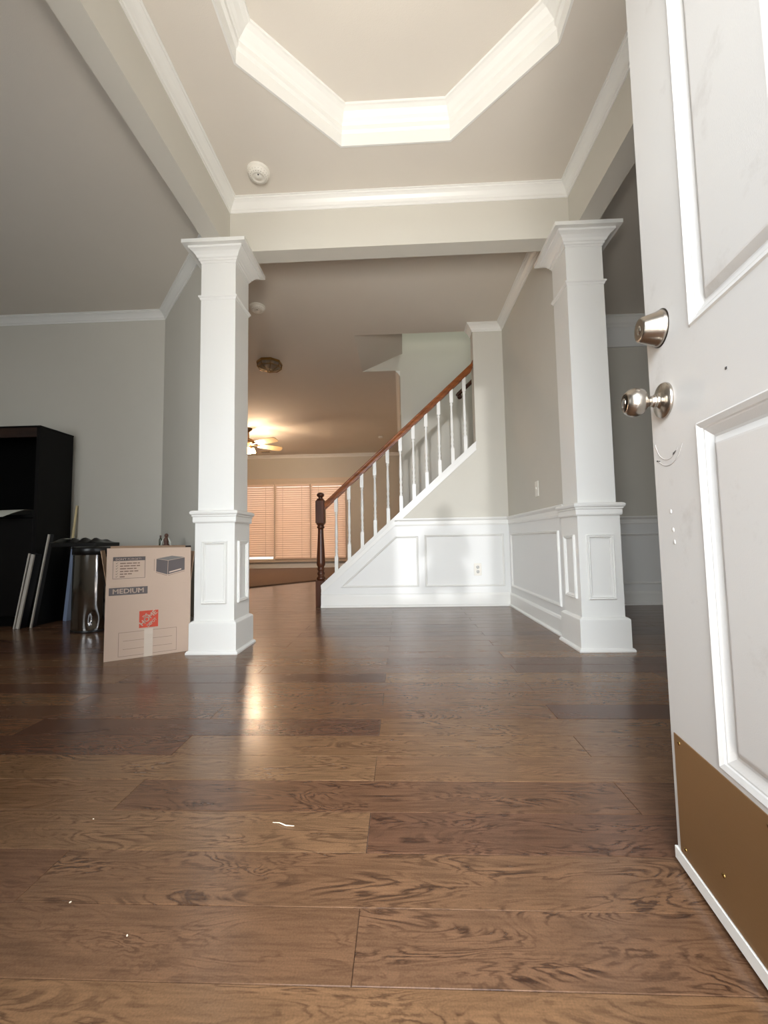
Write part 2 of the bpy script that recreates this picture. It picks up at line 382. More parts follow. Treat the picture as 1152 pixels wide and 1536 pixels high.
# beams and header
for nm, a, b, c_, d, lb in (('wall_beam_left', BX0, BX1, FY, 2.45, 'boxed beam running from the front wall to the left column'),
                            ('wall_beam_right', RX0, RX1, FY, 2.45, 'boxed beam running from the front wall to the right column'),
                            ('wall_header', BX0, RX1, HY0, HY1, 'cream header beam spanning the two columns')):
    struct(MB().box(a, b, c_, d, ZB, ZF+.02).obj(nm, M['wall']), lb, 'beam')

# ------------------------------------------------------------------ mouldings
def crown_prof(z, h=.072, p=.058):    # a>0 away from the wall; path runs with the room on its right
    q = [(0, 0), (0, -h), (.006, -h), (.008, -h+.012), (.014, -h+.016), (.020, -h+.030), (.032, -h+.046), (.044, -.016), (.049, -.014), (.050, -.006), (p, -.005), (p, 0)]
    return [(a*p/.058, z+b) for a, b in q]
def crown(name, path, z, **k):
    o = MB().sweep(path, crown_prof(z, **k)).obj(name, M['trim']); return struct(o)
crown('trim_1', [(BX1, FY), (BX1, HY0), (RX0, HY0), (RX0, FY)], ZF)                     # foyer
crown('trim_2', [(-5.95, 3.575), (-2.107, 3.575), (-1.19, 2.573)], ZC)                                     # left room
crown('trim_3', [(.742, 4.13), (.742, YW), (XR, YW), (XR, HY1)][::1], ZC)             # hall right
crown('trim_4', [(-5.95, 9.9), (.03, 9.9), (.03, 5.06)], ZC)                          # far room
crown('trim_5', [(1.15, 3.968), (4.9, 3.968)], ZC, h=.115, p=.06)
fr = MB().box(1.15, 4.9, 3.956, 3.968, 2.455, 2.64); fr.box(1.15, 4.9, 3.950, 3.968, 2.445, 2.462); struct(fr.obj('trim_6', M['wains']))
# octagonal tray moulding
tp = [(0, ZF-.004), (.010, ZF-.004), (.012, 2.842), (.018, 2.847), (.024, 2.853), (.024, 2.880), (.030, 2.886), (.034, 2.892), (.046, 2.902), (.062, 2.922), (.078, 2.932), (.086, 2.934), (.088, 2.945), (0, 2.945)]
struct(MB().sweep(octo, tp, closed=True).obj('trim_7', M['trim']), 'white stepped crown moulding around the octagonal ceiling tray', 'moulding')

def rail_prof(z):      # chair rail, proud of wall
    return [(0, z-.075), (.010, z-.075), (.013, z-.062), (.010, z-.055), (.010, z-.030), (.018, z-.022), (.026, z-.012), (.026, z-.003), (.022, z), (0, z)]
def base_prof():
    return [(0, 0), (.028, 0), (.028, .010), (.022, .018), (.014, .020), (.014, .104), (.010, .116), (.004, .123), (0, .123)]
def frame_on(mb, pts, mp, w_=.020, t=.013):
    """picture frame moulding along a closed clockwise outline; mp maps (u, v, proud)"""
    mb.sweep(pts, [(0, 0), (0, t*.55), (w_*.2, t), (w_*.45, t*.75), (w_*.6, t*.9), (w_*.85, t*.35), (w_, t*.3), (w_, 0)], mp, closed=True)
# ------------------------------------------------------------------ stair wall
SL = .8963; sx0, sz0 = -.775, .197
zs = lambda x: sz0+SL*(x-sx0)
sw = MB()
sw.prism([(-.738, 0), (-.738, zs(-.738)), (.745, zs(.745)), (.745, ZC), (XR, ZC), (XR, 0)], lambda u, v: (u, YW+.016, v), lambda u, v: (u, 4.126, v))
sw.prism([(sx0, 0), (sx0, sz0), (.745, zs(.745)), (.745, ZC), (XR, ZC), (XR, 0)], lambda u, v: (u, YW, v), lambda u, v: (u, YW+.0165, v))
stw = struct(sw.obj('wall_stair', M['wall']), 'wall under the stair rail with white panelled wainscot', 'wall')
wp = lambda u, v, b: (u, YW-b, v)
ws = MB().prism([(sx0, 0), (sx0, sz0), (-.10, zs(-.10)), (XR, .802), (XR, 0)][:3]+[(-.10, .802), (XR, .802), (XR, 0)], lambda u, v: (u, YW-.003, v), lambda u, v: (u, YW+.001, v)).obj('wainscot', M['wains'], stw)
cr = MB().sweep([(-.055, YW), (XR, YW)], rail_prof(.838)).obj('chair_rail', M['trim'], stw)
pf = MB(); frame_on(pf, [(-.588, .186), (-.052, .668), (.165, .668), (.165, .186)], lambda u, v, b: wp(u, v, b+.003)); pf.obj('panel_moulding', M['trim'], stw)
pf = MB(); frame_on(pf, [(.225, .184), (.225, .676), (.978, .676), (.978, .184)], lambda u, v, b: wp(u, v, b+.003)); pf.obj('panel_moulding', M['trim'], stw)
MB().sweep([(sx0, YW-.003), (XR, YW-.003)], base_prof()).obj('baseboard', M['trim'], stw)
# sloping cap, with a stepped moulding under it
def slope_strip(mb, z_lo, z_hi, y0, y1, xa=sx0, xb=.745):
    mb.prism([(xa, zs(xa)+z_lo), (xa, zs(xa)+z_hi), (xb, zs(xb)+z_hi), (xb, zs(xb)+z_lo)], lambda u, v: (u, y0, v), lambda u, v: (u, y1, v))
cpm = MB(); slope_strip(cpm, -.002, .016, YW-.024, 4.020); slope_strip(cpm, -.002, .016, 4.0195, 4.146, -.738, .745)
slope_strip(cpm, -.022, -.001, YW-.016, YW+.001); slope_strip(cpm, -.056, -.021, YW-.006, YW+.001); slope_strip(cpm, -.070, -.055, YW-.015, YW+.001)
cpm.obj('sloping_cap', M['trim'], stw)

# right hall wall wainscot
whr = bpy.data.objects['wall_hall_right']
MB().box(XR-.003, XR, 2.63, YW-.003, 0, .80).obj('wainscot', M['wains'], whr)
MB().sweep([(XR, YW), (XR, 2.63)], rail_prof(.838)).obj('chair_rail', M['trim'], whr)
MB().sweep([(XR-.003, YW), (XR-.003, 2.63)], base_prof()).obj('baseboard', M['trim'], whr)
pf = MB(); frame_on(pf, [(-3.93, .184), (-3.93, .676), (-2.75, .676), (-2.75, .184)], lambda u, v, b: (XR-.003-b, -u, v)); pf.obj('panel_moulding', M['trim'], whr)
# dining back wall wainscot
wdb = bpy.data.objects['wall_dining_back']
MB().box(1.15, 4.9, 3.965, 3.968, 0, .80).obj('wainscot', M['wains'], wdb)
MB().sweep([(1.15, 3.968), (4.9, 3.968)], rail_prof(.818)).obj('chair_rail', M['trim'], wdb)
MB().sweep([(1.15, 3.965), (4.9, 3.965)], base_prof()).obj('baseboard', M['trim'], wdb)
pf = MB(); frame_on(pf, [(1.35, .190), (1.35, .656), (2.9, .656), (2.9, .190)], lambda u, v, b: (u, 3.965-b, v)); pf.obj('panel_moulding', M['trim'], wdb)
for nm, pth in (('baseboard_left', [(-5.95, 3.575), (-2.107, 3.575), (-1.25, 2.64)]), ('baseboard_far', [(-5.95, 9.9), (.03, 9.9), (.03, 5.06), (3.1, 5.06)])):
    struct(MB().sweep(pth, base_prof()).obj(nm, M['trim']))

# ------------------------------------------------------------------ columns
def column(x, label):
    t = thing('column', label, 'column', (x, 2.508, 0), group=None)
    sq = lambda h: [(-h, h), (h, h), (h, -h), (-h, -h)]      # clockwise -> right side is inward, so use negative offsets
    MB().box(-.107, .107, -.107, .107, .74, 2.44).obj('shaft', M['trim'], t)
    MB().box(-.118, .118, -.118, .118, .10, .78).obj('pedestal', M['trim'], t)
    pl = MB().box(-.138, .138, -.138, .138, 0, .168)
    pl.sweep(sq(.118), [(0, .167), (-.020, .167), (-.019, .174), (-.010, .182), (0, .186)], closed=True)
    pl.sweep(sq(.137), [(0, 0), (-.014, 0), (-.014, .009), (-.009, .017), (0, .021)], closed=True); pl.obj('plinth', M['trim'], t)
    cpp = MB().sweep(sq(.106), [(0, .752), (-.020, .752), (-.023, .760), (-.023, .786), (-.028, .790), (-.028, .797), (-.035, .803), (-.037, .812), (-.033, .820), (-.022, .824), (0, .824)], closed=True); cpp.obj('pedestal_cap', M['trim'], t)
    nk = MB().sweep(sq(.1065), [(0, 2.118), (-.004, 2.118), (-.007, 2.128), (-.013, 2.134), (-.013, 2.142), (0, 2.144)], closed=True); nk.obj('neck_moulding', M['trim'], t)
    cap = MB().sweep(sq(.1065), [(0, 2.352), (-.004, 2.352), (-.006, 2.362), (-.012, 2.366), (-.014, 2.376), (-.020, 2.380), (-.026, 2.392), (-.038, 2.406), (-.050, 2.414), (-.058, 2.418), (-.058, 2.431), (0, 2.431)], closed=True)
    cap.obj('capital', M['trim'], t)
    MB().box(-.192, .192, -.192, .192, 2.430, 2.4525).obj('abacus', M['trim'], t)
    for k in range(4):
        ca, sa = math.cos(k*math.pi/2), math.sin(k*math.pi/2)
        pf = MB(); frame_on(pf, [(-.0755, .281), (-.0755, .644), (.0755, .644), (.0755, .281)], lambda u, v, b: (u*ca+(.118+b)*sa, u*sa-(.118+b)*ca, v), .022, .013)
        pf.obj('panel_moulding', M['trim'], t)
    return t
column(-1.088, 'white square column on the left, beside the cardboard moving box')
column(1.118, 'white square column on the right, close to the open front door')

# ------------------------------------------------------------------ staircase
st = thing('staircase', 'staircase with dark oak handrail, turned newel and white turned balusters', 'staircase', (0, 0, 0))
RUN, RISE = .2174, .195
for i in range(12):
    x0 = -.690+RUN*i; z1 = RISE*(i+1); y0 = 4.128
    MB().box(x0-.02, x0+RUN+.01, y0, 5.055, z1-.028, z1, .004).obj('tread', M['tread'], st)
    MB().box(x0, x0+.018, y0, 5.055, z1-RISE, z1-.028).obj('riser', M['tread'] if i == 0 else M['trim'], st)
# handrail
rz = lambda x: 1.012+(x+.752)*.9165      # top line
xa, xb = -.752, .745
hp = [(-.028, 0), (.028, 0), (.033, -.010), (.033, -.020), (.026, -.030), (.023, -.040), (.030, -.050), (.030, -.062), (.019, -.064), (.019, -.076), (-.019, -.076), (-.019, -.064), (-.030, -.062), (-.030, -.050), (-.023, -.040), (-.026, -.030), (-.033, -.020), (-.033, -.010)]
hr = MB(); n = len(hp); vs = [(x, 4.066+a, rz(x)+b*1.0) for x in (xa, xb-.02, xb) for a, b in hp]
vs = [(v[0], v[1], v[2]+(0.022 if i >= 2*n else 0)) for i, v in enumerate(vs)]
hr.add(vs, [(i*n+k, i*n+(k+1) % n, (i+1)*n+(k+1) % n, (i+1)*n+k) for i in range(2) for k in range(n)]+[tuple(range(n)), tuple(range(2*n, 3*n))])
hr.obj('handrail', M['railwood'], st)
# newel post
nw = MB(); nx, ny = -.789, 4.066
nw.box(nx-.046, nx+.046, ny-.044, ny+.044, 0, .255, .004)
nw.lathe([(.030, .25), (.042, .262), (.045, .272), (.042, .284), (.030, .292), (.028, .300), (.036, .310), (.038, .320), (.034, .332), (.028, .338), (.030, .348), (.037, .356), (.037, .366), (.030, .374), (.032, .384), (.040, .400), (.042, .425), (.040, .470), (.034, .580), (.029, .680), (.027, .740), (.027, .758), (.037, .766), (.037, .776), (.030, .784), (.032, .792), (.040, .806)], 28, (nx, ny, 0))
nw.prism([(-.044+c, -.044) for c in (.006,)]+[(.038, -.044), (.044, -.038), (.044, .038), (.038, .044), (-.038, .044), (-.044, .038), (-.044, -.038)], lambda u, v: (nx+u, ny+v, .812), lambda u, v: (nx+u, ny+v, 1.030))
nw.lathe([(.046, .795), (.055, .815)], 4, (nx, ny, 0), smooth=False, ang=math.pi/4)
nw.lathe([(.0565, 1.028), (.036, 1.055)], 4, (nx, ny, 0), smooth=False, ang=math.pi/4)
nw.lathe([(.022, 1.05), (.020, 1.060), (.022, 1.068), (.034, 1.078), (.037, 1.088), (.037, 1.094), (.034, 1.102), (.026, 1.110), (.012, 1.114), (.0001, 1.115)], 28, (nx, ny, 0))
nw.obj('newel_post', M['darkwood'], st)
# balusters: square foot and head, turned between; the foot and head are cut to the slope
def baluster(x, zb, zt):
    b = MB(); h = .0165; L_ = zt-zb
    foot = .145; head = .125
    b.add([(x-h, -h, zs(x-h)+.012), (x+h, -h, zs(x+h)+.012), (x+h, h, zs(x+h)+.012), (x-h, h, zs(x-h)+.012)]+[(x+a, c, zb+foot) for a, c in ((-h, -h), (h, -h), (h, h), (-h, h))],
          [(3, 2, 1, 0), (4, 5, 6, 7), (0, 1, 5, 4), (1, 2, 6, 5), (2, 3, 7, 6), (3, 0, 4, 7)])
    b.add([(x+a, c, zt-head) for a, c in ((-h, -h), (h, -h), (h, h), (-h, h))]+[(x-h, -h, rz(x-h)-.068), (x+h, -h, rz(x+h)-.068), (x+h, h, rz(x+h)-.068), (x-h, h, rz(x-h)-.068)],
          [(3, 2, 1, 0), (4, 5, 6, 7), (0, 1, 5, 4), (1, 2, 6, 5), (2, 3, 7, 6), (3, 0, 4, 7)])
    z0 = zb+foot; z1 = zt-head; H = z1-z0
    pr = [(.0150, 0), (.0160, .012), (.0105, .026), (.0150, .040), (.0155, .052), (.0110, .066), (.0145, .080), (.0145, .092), (.0105, .105), (.0110, .120), (.0150, .136), (.0150, .150), (.0110, .165), (.0135, .185), (.0155, .215), (.0155, .26)]
    pts = [(r, z0+z) for r, z in pr if z < H*.55]
    pts += [(.0125, z0+H*.70), (.0105, z0+H*.88), (.0100, z1-.030), (.0145, z1-.022), (.0150, z1-.012), (.0115, z1-.008), (.0150, z1)]
    b.lathe(pts, 12, (x, 0, 0))
    o = b.obj('baluster', M['trim'], st); o.location = (0, 4.066, 0)
for i in range(11):
    x = -.634+.1288*i; baluster(x, zs(x)+.016, rz(x)-.076)
# wall-mounted handrail higher up, on the far wall
wr = thing('wall_handrail', 'short dark wooden handrail end mounted on the far stair wall', 'handrail', (0, 0, 0))
MB().tube([(.715, 4.98, 2.375), (.73, 4.98, 2.392), (1.7, 4.98, 3.27)], [.018, .024, .024], 12).obj('rail', M['darkwood'], wr)
MB().lathe([(.030, 5.058), (.030, 5.050), (.012, 5.044), (.012, 4.985)], 12, (.76, 0, 2.385), 'y').obj('bracket', M['darkwood'], wr)

# ------------------------------------------------------------------ windows with blinds in the far wall
def far_window(n, x0, x1, z0=.235, z1=2.02):
    f = MB(); yb = 9.9
    f.box(x0-.033, x0, yb-.035, yb, z0-.03, z1+.06); f.box(x1, x1+.033, yb-.035, yb, z0-.03, z1+.06); f.box(x0, x1, yb-.035, yb, z1, z1+.06); f.box(x0, x1, yb-.035, yb, z0-.03, z0)
    o = struct(f.obj('window_%d' % n, M['winframe']), None)
    MB().box(x0, x1, yb-.004, yb-.002, z0, z1).obj('pane', M['daypane'], o)
    return o
def day_pane():
    m = bpy.data.materials.new('window pane lit by daylight'); m.use_nodes = True; nt = m.node_tree
    e = nt.nodes.new('ShaderNodeEmission'); e.inputs[0].default_value = srgb((255, 240, 228)); e.inputs[1].default_value = 1.5
    nt.links.new(e.outputs[0], nt.nodes['Material Output'].inputs[0]); return m
M['daypane'] = day_pane()
wins = [(-3.86, -3.06), (-2.99, -2.185), (-2.118, -1.33)]
names = ['white horizontal blind left of the others, partly behind the column, lit gap below', 'white horizontal blind in the middle far window', 'white horizontal blind in the right far window behind the newel post']
sl = MB(); wd = .79
sm = None
for i, ((x0, x1), lb) in enumerate(zip(wins, names)):
    far_window(i+1, x0, x1)
    t = thing('window_blind', lb, 'blind', ((x0+x1)/2, 9.845, 0), group='horizontal blinds on the far windows')
    W = (x1-x0)/2+.018
    zb = .246 if i != 0 else .30
    if sm is None:
        s_ = MB(); a = math.radians(60); h_ = .0300; th = .0015
        prf = [(-h_, 0), (-h_*.5, .0060), (0, .008), (h_*.5, .0060), (h_, 0), (h_, -th), (h_*.5, .0060-th), (0, .008-th), (-h_*.5, .0060-th), (-h_, -th)]
        vs = [(x, c*math.cos(a)-d*math.sin(a), c*math.sin(a)+d*math.cos(a)) for x in (-1, 1) for c, d in prf]; k = len(prf)
        s_.add(vs, [(j, (j+1) % k, k+(j+1) % k, k+j) for j in range(k)]+[tuple(range(k))[::-1], tuple(range(k, 2*k))]); sm = s_.mesh('slat', M['slat'])
    z = zb+.035
    while z < 1.965:
        o = bpy.data.objects.new('slat', sm); C.objects.link(o); o.parent = t; o.location = (0, 0, z); o.scale = (W, 1, 1); z += .0515
    MB().box(-W, W, -.028, .028, 1.965, 2.018, .003).obj('headrail', M['slat'], t)
    MB().box(-W, W, -.024, .024, zb-.012, zb+.010, .003).obj('bottom_rail', M['slat'], t)
    for q in (-.55, .55): MB().box(W*q-.003, W*q+.003, -.034, -.031, zb, 1.97).obj('ladder_cord', M['winframe'], t)
tw = MB().box(-3.98, -1.20, 9.862, 9.9, 2.085, 2.15); tw.box(-4.0, -1.18, 9.85, 9.9, 2.145, 2.165); tw.box(-3.99, -1.19, 9.83, 9.9, .16, .20)
tw.box(-1.297, -1.21, 9.87, 9.9, .2, 2.09); tw.box(-3.98, -3.893, 9.87, 9.9, .2, 2.09)
struct(tw.obj('trim_8', M['winframe']))

# ------------------------------------------------------------------ front door (swung inward past square, hinge nearest the camera)
F = Vector((.521, .862)); ang = math.atan2(-.9914, -.1305)   # u runs from the free edge to the hinge
dt = bpy.data.objects.new('door_1', None); C.objects.link(dt); dt.location = (F.x, F.y, 0); dt.rotation_euler = (0, 0, ang)
struct(dt, 'white six-panel front door standing open at right', 'door')
# local x = u, local -y = towards the foyer (outer face of the door)
DW, T, Z0, Z1 = .914, .044, .034, 2.05
P_ = [(.155, .40, .26, .818), (.155, .40, .985, 1.655), (.155, .40, 1.73, 1.93), (.514, .759, .26, .818), (.514, .759, .985, 1.655), (.514, .759, 1.73, 1.93)]
# the face seen is at local y=0 and the slab lies behind it; sign found from geometry
SGN = 1   # slab towards +y*SGN
def door_face():
    bm = bmesh.new(); us = sorted({0, DW}|{p[0] for p in P_}|{p[1] for p in P_}); zz = sorted({Z0, Z1}|{p[2] for p in P_}|{p[3] for p in P_})
    mb = MB()
    for i in range(len(us)-1):
        for j in range(len(zz)-1):
            u0, u1, v0, v1 = us[i], us[i+1], zz[j], zz[j+1]
            if any(abs(u0-p[0]) < 1e-6 and abs(v0-p[2]) < 1e-6 for p in P_):
                prev = None
                for ins, dep in ((0, 0), (.003, -.0025), (.011, .001), (.0125, .0034), (.015, .0036), (.027, .0100), (.031, .0110), (.043, .003), (.046, .0025)):
                    q = [(u0+ins, dep*SGN, v0+ins), (u1-ins, dep*SGN, v0+ins), (u1-ins, dep*SGN, v1-ins), (u0+ins, dep*SGN, v1-ins)]
                    if prev: mb.add(prev+q, [(k, (k+1) % 4, 4+(k+1) % 4, 4+k) for k in range(4)])
                    prev = q
                mb.add(prev, [(0, 1, 2, 3)])
            else: mb.add([(u0, 0, v0), (u1, 0, v0), (u1, 0, v1), (u0, 0, v1)], [(0, 1, 2, 3)])
    b = T*SGN
    mb.add([(0, 0, Z0), (DW, 0, Z0), (DW, 0, Z1), (0, 0, Z1), (0, b, Z0), (DW, b, Z0), (DW, b, Z1), (0, b, Z1)], [(0, 1, 5, 4), (1, 2, 6, 5), (2, 3, 7, 6), (3, 0, 4, 7), (4, 5, 6, 7)])
    bm.free(); return mb
door_face().obj('door_leaf', M['door'], dt)
MB().box(-.004, DW, -.004*SGN, (T+.001)*SGN, .012, .0335).obj('door_sweep', M['frame'], dt)
kp = MB().box(.014, DW-.02, -.0018, .0002, .036, .252).obj('kick_plate', M['brass'], dt); kp['label'] = 'brass kick plate'
for u in (.032, .148, .262, .40, .55, .70, .87):
    for v in (.240, .050) if u in (.032, .262, .55, .87) else ((.092,) if u == .148 else ()):
        MB().lathe([(.0040, 0), (.0040, -.0022), (.0026, -.0036), (.0001, -.004)], 10, (u, 0, v), 'y').obj('screw', M['fixbrass'], kp)
# deadbolt cylinder
db = MB(); oy = (.057, 0, 1.034)
db.lathe([(.034, .001), (.0345, -.004), (.0325, -.008), (.031, -.010), (.0235, -.036), (.0215, -.038), (.0170, -.038)], 36, oy, 'y')
db_o = db.obj('deadbolt', M['nickel'], dt); MB().lathe([(.0362, .0003), (.0362, -.0012), (.034, -.0014)], 36, oy, 'y').obj('painted_shadow_ring', M['nickel_dark'], db_o)  # dark ring stands in for the shadow around the deadbolt
MB().lathe([(.0172, -.036), (.0172, -.0365), (.0001, -.0365)], 30, oy, 'y').obj('deadbolt_face', M['nickel_dark'], db_o)
MB().lathe([(.0085, -.036), (.0085, -.0385), (.0001, -.0388)], 20, oy, 'y').obj('key_cylinder', M['nickel'], db_o)
# knob
kn = MB(); ok = (.058, 0, .890)
kn.lathe([(.0335, .001), (.0345, -.003), (.0325, -.007), (.018, -.010), (.0125, -.013), (.0115, -.018), (.0125, -.020), (.0105, -.022), (.0105, -.030), (.015, -.034), (.0240, -.040), (.0275, -.050), (.0275, -.058), (.0240, -.066), (.0190, -.071), (.0175, -.072), (.0172, -.070)], 40, ok, 'y')
kn_o = kn.obj('door_knob', M['nickel'], dt)
MB().lathe([(.0174, -.068), (.0172, -.0695), (.0125, -.0725), (.0085, -.0730)], 30, ok, 'y').obj('knob_face', M['nickel_dark'], kn_o)
MB().lathe([(.0088, -.072), (.0088, -.0745), (.0001, -.0748)], 20, ok, 'y').obj('key_cylinder', M['nickel'], kn_o)
MB().box(ok[0]-.0012, ok[0]+.0012, -.0752, -.0745, .885, .896).obj('key_slot', M['slot'], kn_o)
# old marks: arc scratch, filled screw holes
mk = MB()
mk.prism([(.011, .779), (.024, .7765), (.025, .7785), (.013, .7815)], lambda u, v: (u, -.0006, v), lambda u, v: (u, .0002, v)); mk.prism([(.074, .780), (.086, .784), (.086, .787), (.076, .784)], lambda u, v: (u, -.0006, v), lambda u, v: (u, .0002, v)); mk.box(.239, .243, -.0006, .0002, .876, .880)
mk.obj('dark_chip_marks', M['slot'], dt)
sc_ = MB()
for r_, a0, a1 in ((.052, 200, 320), (.062, 230, 330)):
    pts = [(.058+r_*math.cos(math.radians(a)), -.0003, .835+r_*1.15*math.sin(math.radians(a))) for a in range(a0, a1, 8)]
    sc_.tube(pts, .0006, 4)
sc_.obj('scratch_arc', mat('faint scratch', (176, 169, 163), .7), dt)
fh = MB()
for u, v in ((.053, .676), (.058, .641), (.060, .618)): fh.lathe([(.0045, .0005), (.0043, -.0005), (.0025, -.0010), (.0001, -.0012)], 12, (u, 0, v), 'y')
fh.obj('filled_screw_hole', M['door'], dt)

# ------------------------------------------------------------------ outlet, switch, detectors, lights
o = thing('wall_outlet', 'white duplex outlet in the wainscot panel under the stairs', 'outlet', (.723, YW-.003, .342))
MB().box(-.036, .036, -.007, 0, -.058, .058, .003).obj('cover_plate', M['plastw'], o)
for z in (-.021, .021):
    f = MB().lathe([(.016, -.007), (.016, -.009), (.0001, -.009)], 16, (0, 0, z), 'y').obj('receptacle', mat('receptacle plastic', (205, 203, 198), .4), o)
    s = MB()
    for x in (-.006, .006): s.box(x-.0013, x+.0013, -.0096, -.0088, z-.002, z+.008)
    s.box(-.0025, .0025, -.0096, -.0088, z-.011, z-.006); s.obj('slot', M['slot'], f)
o = thing('light_switch', 'white light switch on the hall wall left of the right column', 'switch', (XR, 3.148, .998))
MB().box(-.006, 0, -.036, .036, -.058, .058, .0025).obj('cover_plate', M['plastw'], o)
MB().box(-.014, -.005, -.005, .005, -.004, .014, .001).obj('toggle', M['plastw'], o)
def detector(x, y, z, label, R=.062):
    t = thing('smoke_detector', label, 'smoke detector', (x, y, z))
    MB().lathe([(R*1.03, 0), (R*1.03, -.009), (R*.97, -.012)], 36).obj('base_ring', M['plastw'], t)
    MB().lathe([(R*.93, -.010), (R*.93, -.022), (R*.86, -.034), (R*.60, -.040), (R*.55, -.041), (R*.52, -.038), (R*.3, -.037), (R*.28, -.041), (.0001, -.042)], 36).obj('cover', M['plastw'], t)
    g = MB()
    for k in range(20):
        a = 2*math.pi*k/20; g.add([(R*(rr)*math.cos(a+da), R*rr*math.sin(a+da), zz) for rr, da, zz in ((.90, -.05, -.0295), (.90, .05, -.0295), (.70, .05, -.0386), (.70, -.05, -.0386))], [(0, 1, 2, 3)])
    g.obj('vent_slots', M['slot'] if False else mat('shadow grey slots', (150, 144, 134), .8), t)
    MB().lathe([(.004, -.0412), (.004, -.043), (.0001, -.0432)], 10, (R*.1, -R*.35, 0)).obj('test_button', M['slot'], t)
detector(-.784, 2.235, ZF, 'round white smoke detector on the foyer ceiling near its crown moulding')
detector(-1.248, 3.544, ZC, 'round smoke detector on the shaded hall ceiling beside the left column', .068)
o = thing('ceiling_sensor', 'tiny white round sensor on the far room ceiling', 'sensor', (-.37, 8.33, ZC))
MB().lathe([(.05, 0), (.05, -.02), (.03, -.03), (.0001, -.032)], 20).obj('cover', M['plastw'], o)
# octagonal brass and glass flush light
t = thing('ceiling_light', 'octagonal brass light with faceted glass on the shaded hall ceiling', 'ceiling light', (-1.50, 4.68, ZC))
R8 = .15
MB().lathe([(R8*.75, 0), (R8*.97, -.006), (R8, -.026), (R8*.96, -.034)], 8, smooth=False, ang=math.pi/8).obj('canopy', M['fixbrass'], t)
gl = MB().lathe([(R8*.93, -.024), (R8*.90, -.072)], 8, smooth=False, ang=math.pi/8); gl.lathe([(R8*.90, -.073), (.016, -.118)], 8, smooth=False, ang=math.pi/8)
gl.obj('glass_shade', M['glass'], t)
bars = MB()
for k in range(8):
    a = math.pi/8+k*math.pi/4; a2 = a+math.pi/4
    p = lambda r, a_, z: (r*math.cos(a_), r*math.sin(a_), z)
    bars.tube([p(R8*.95, a, -.02), p(R8*.92, a, -.074)], .004, 6); bars.tube([p(R8*.92, a, -.073), p(.014, a, -.12)], .0035, 6)
    bars.tube([p(R8*.92, a, -.073), p(R8*.92, a2, -.073)], .005, 6); bars.tube([p(R8*.95, a, -.022), p(R8*.95, a2, -.022)], .006, 6)
bars.lathe([(.0001, -.135), (.010, -.13), (.016, -.12), (.010, -.112)], 12); bars.obj('brass_cage', M['fixbrass'], t)
MB().lathe([(.0001, -.02), (.02, -.025), (.028, -.05), (.02, -.075), (.0001, -.082)], 14).obj('bulb', mat('unlit frosted bulb', (240, 225, 190), .5), t)
# ceiling fan
t = thing('ceiling_fan', 'lit ceiling fan with pale blades in the far room, mostly behind the left column', 'ceiling fan', (-2.78, 7.45, 0))
MB().lathe([(.07, ZC), (.07, ZC-.03), (.02, ZC-.07), (.014, ZC-.08), (.014, 2.56), (.03, 2.545)], 24).obj('downrod', M['fanmetal'], t)
MB().lathe([(.03, 2.555), (.10, 2.53), (.125, 2.50), (.125, 2.46), (.09, 2.435), (.05, 2.42), (.05, 2.385), (.07, 2.375), (.06, 2.35), (.02, 2.34)], 28).obj('motor_housing', M['fanmetal'], t)
b_ = MB(); outl = [(.20, -.048), (.30, -.058), (.55, -.066), (.66, -.060), (.69, -.035), (.69, .035), (.66, .060), (.55, .066), (.30, .058), (.20, .048)]
b_.prism(outl, lambda u, v: (u, v, 2.444-v*.42), lambda u, v: (u, v, 2.451-v*.42)); bmsh = b_.mesh('blade', M['fanwood'])
br = MB().box(.09, .22, -.016, .016, 2.436, 2.443); brm = br.mesh('blade_bracket', M['fanmetal'])
for k in range(5):
    a = math.radians(46+72*k)
    o = bpy.data.objects.new('blade', bmsh); C.objects.link(o); o.parent = t; o.rotation_euler = (0, 0, a)
    o2 = bpy.data.objects.new('bracket', brm); C.objects.link(o2); o2.parent = o
for k in range(4):
    a = math.radians(20+90*k); q = (.085*math.cos(a), .085*math.sin(a))
    m_ = MB().lathe([(.018, 2.375), (.022, 2.36), (.040, 2.325), (.048, 2.29), (.040, 2.285), (.0001, 2.290)], 18, (q[0], q[1], 0)); m_.obj('lamp_shade', M['globe'], t)
for k in range(4):
    a = math.radians(65+90*k)
    d = bpy.data.lights.new('fan_bulb', 'POINT'); d.energy = 17; d.color = (1, .74, .54); d.shadow_soft_size = .04
    lo = bpy.data.objects.new('fan_bulb', d); C.objects.link(lo); lo.location = (-2.78+.16*math.cos(a), 7.45+.16*math.sin(a), 2.33)
o = thing('ceiling_vent', 'small dark vent slot in the far room ceiling near the window wall', 'vent', (-3.12, 9.45, ZC))
MB().box(-.12, .12, -.05, .05, -.006, 0, .002).obj('frame', M['fanwood'], o)
for q in range(4): MB().box(-.10, .10, -.036+q*.02, -.028+q*.02, -.008, -.005).obj('slat', M['slot'], o)

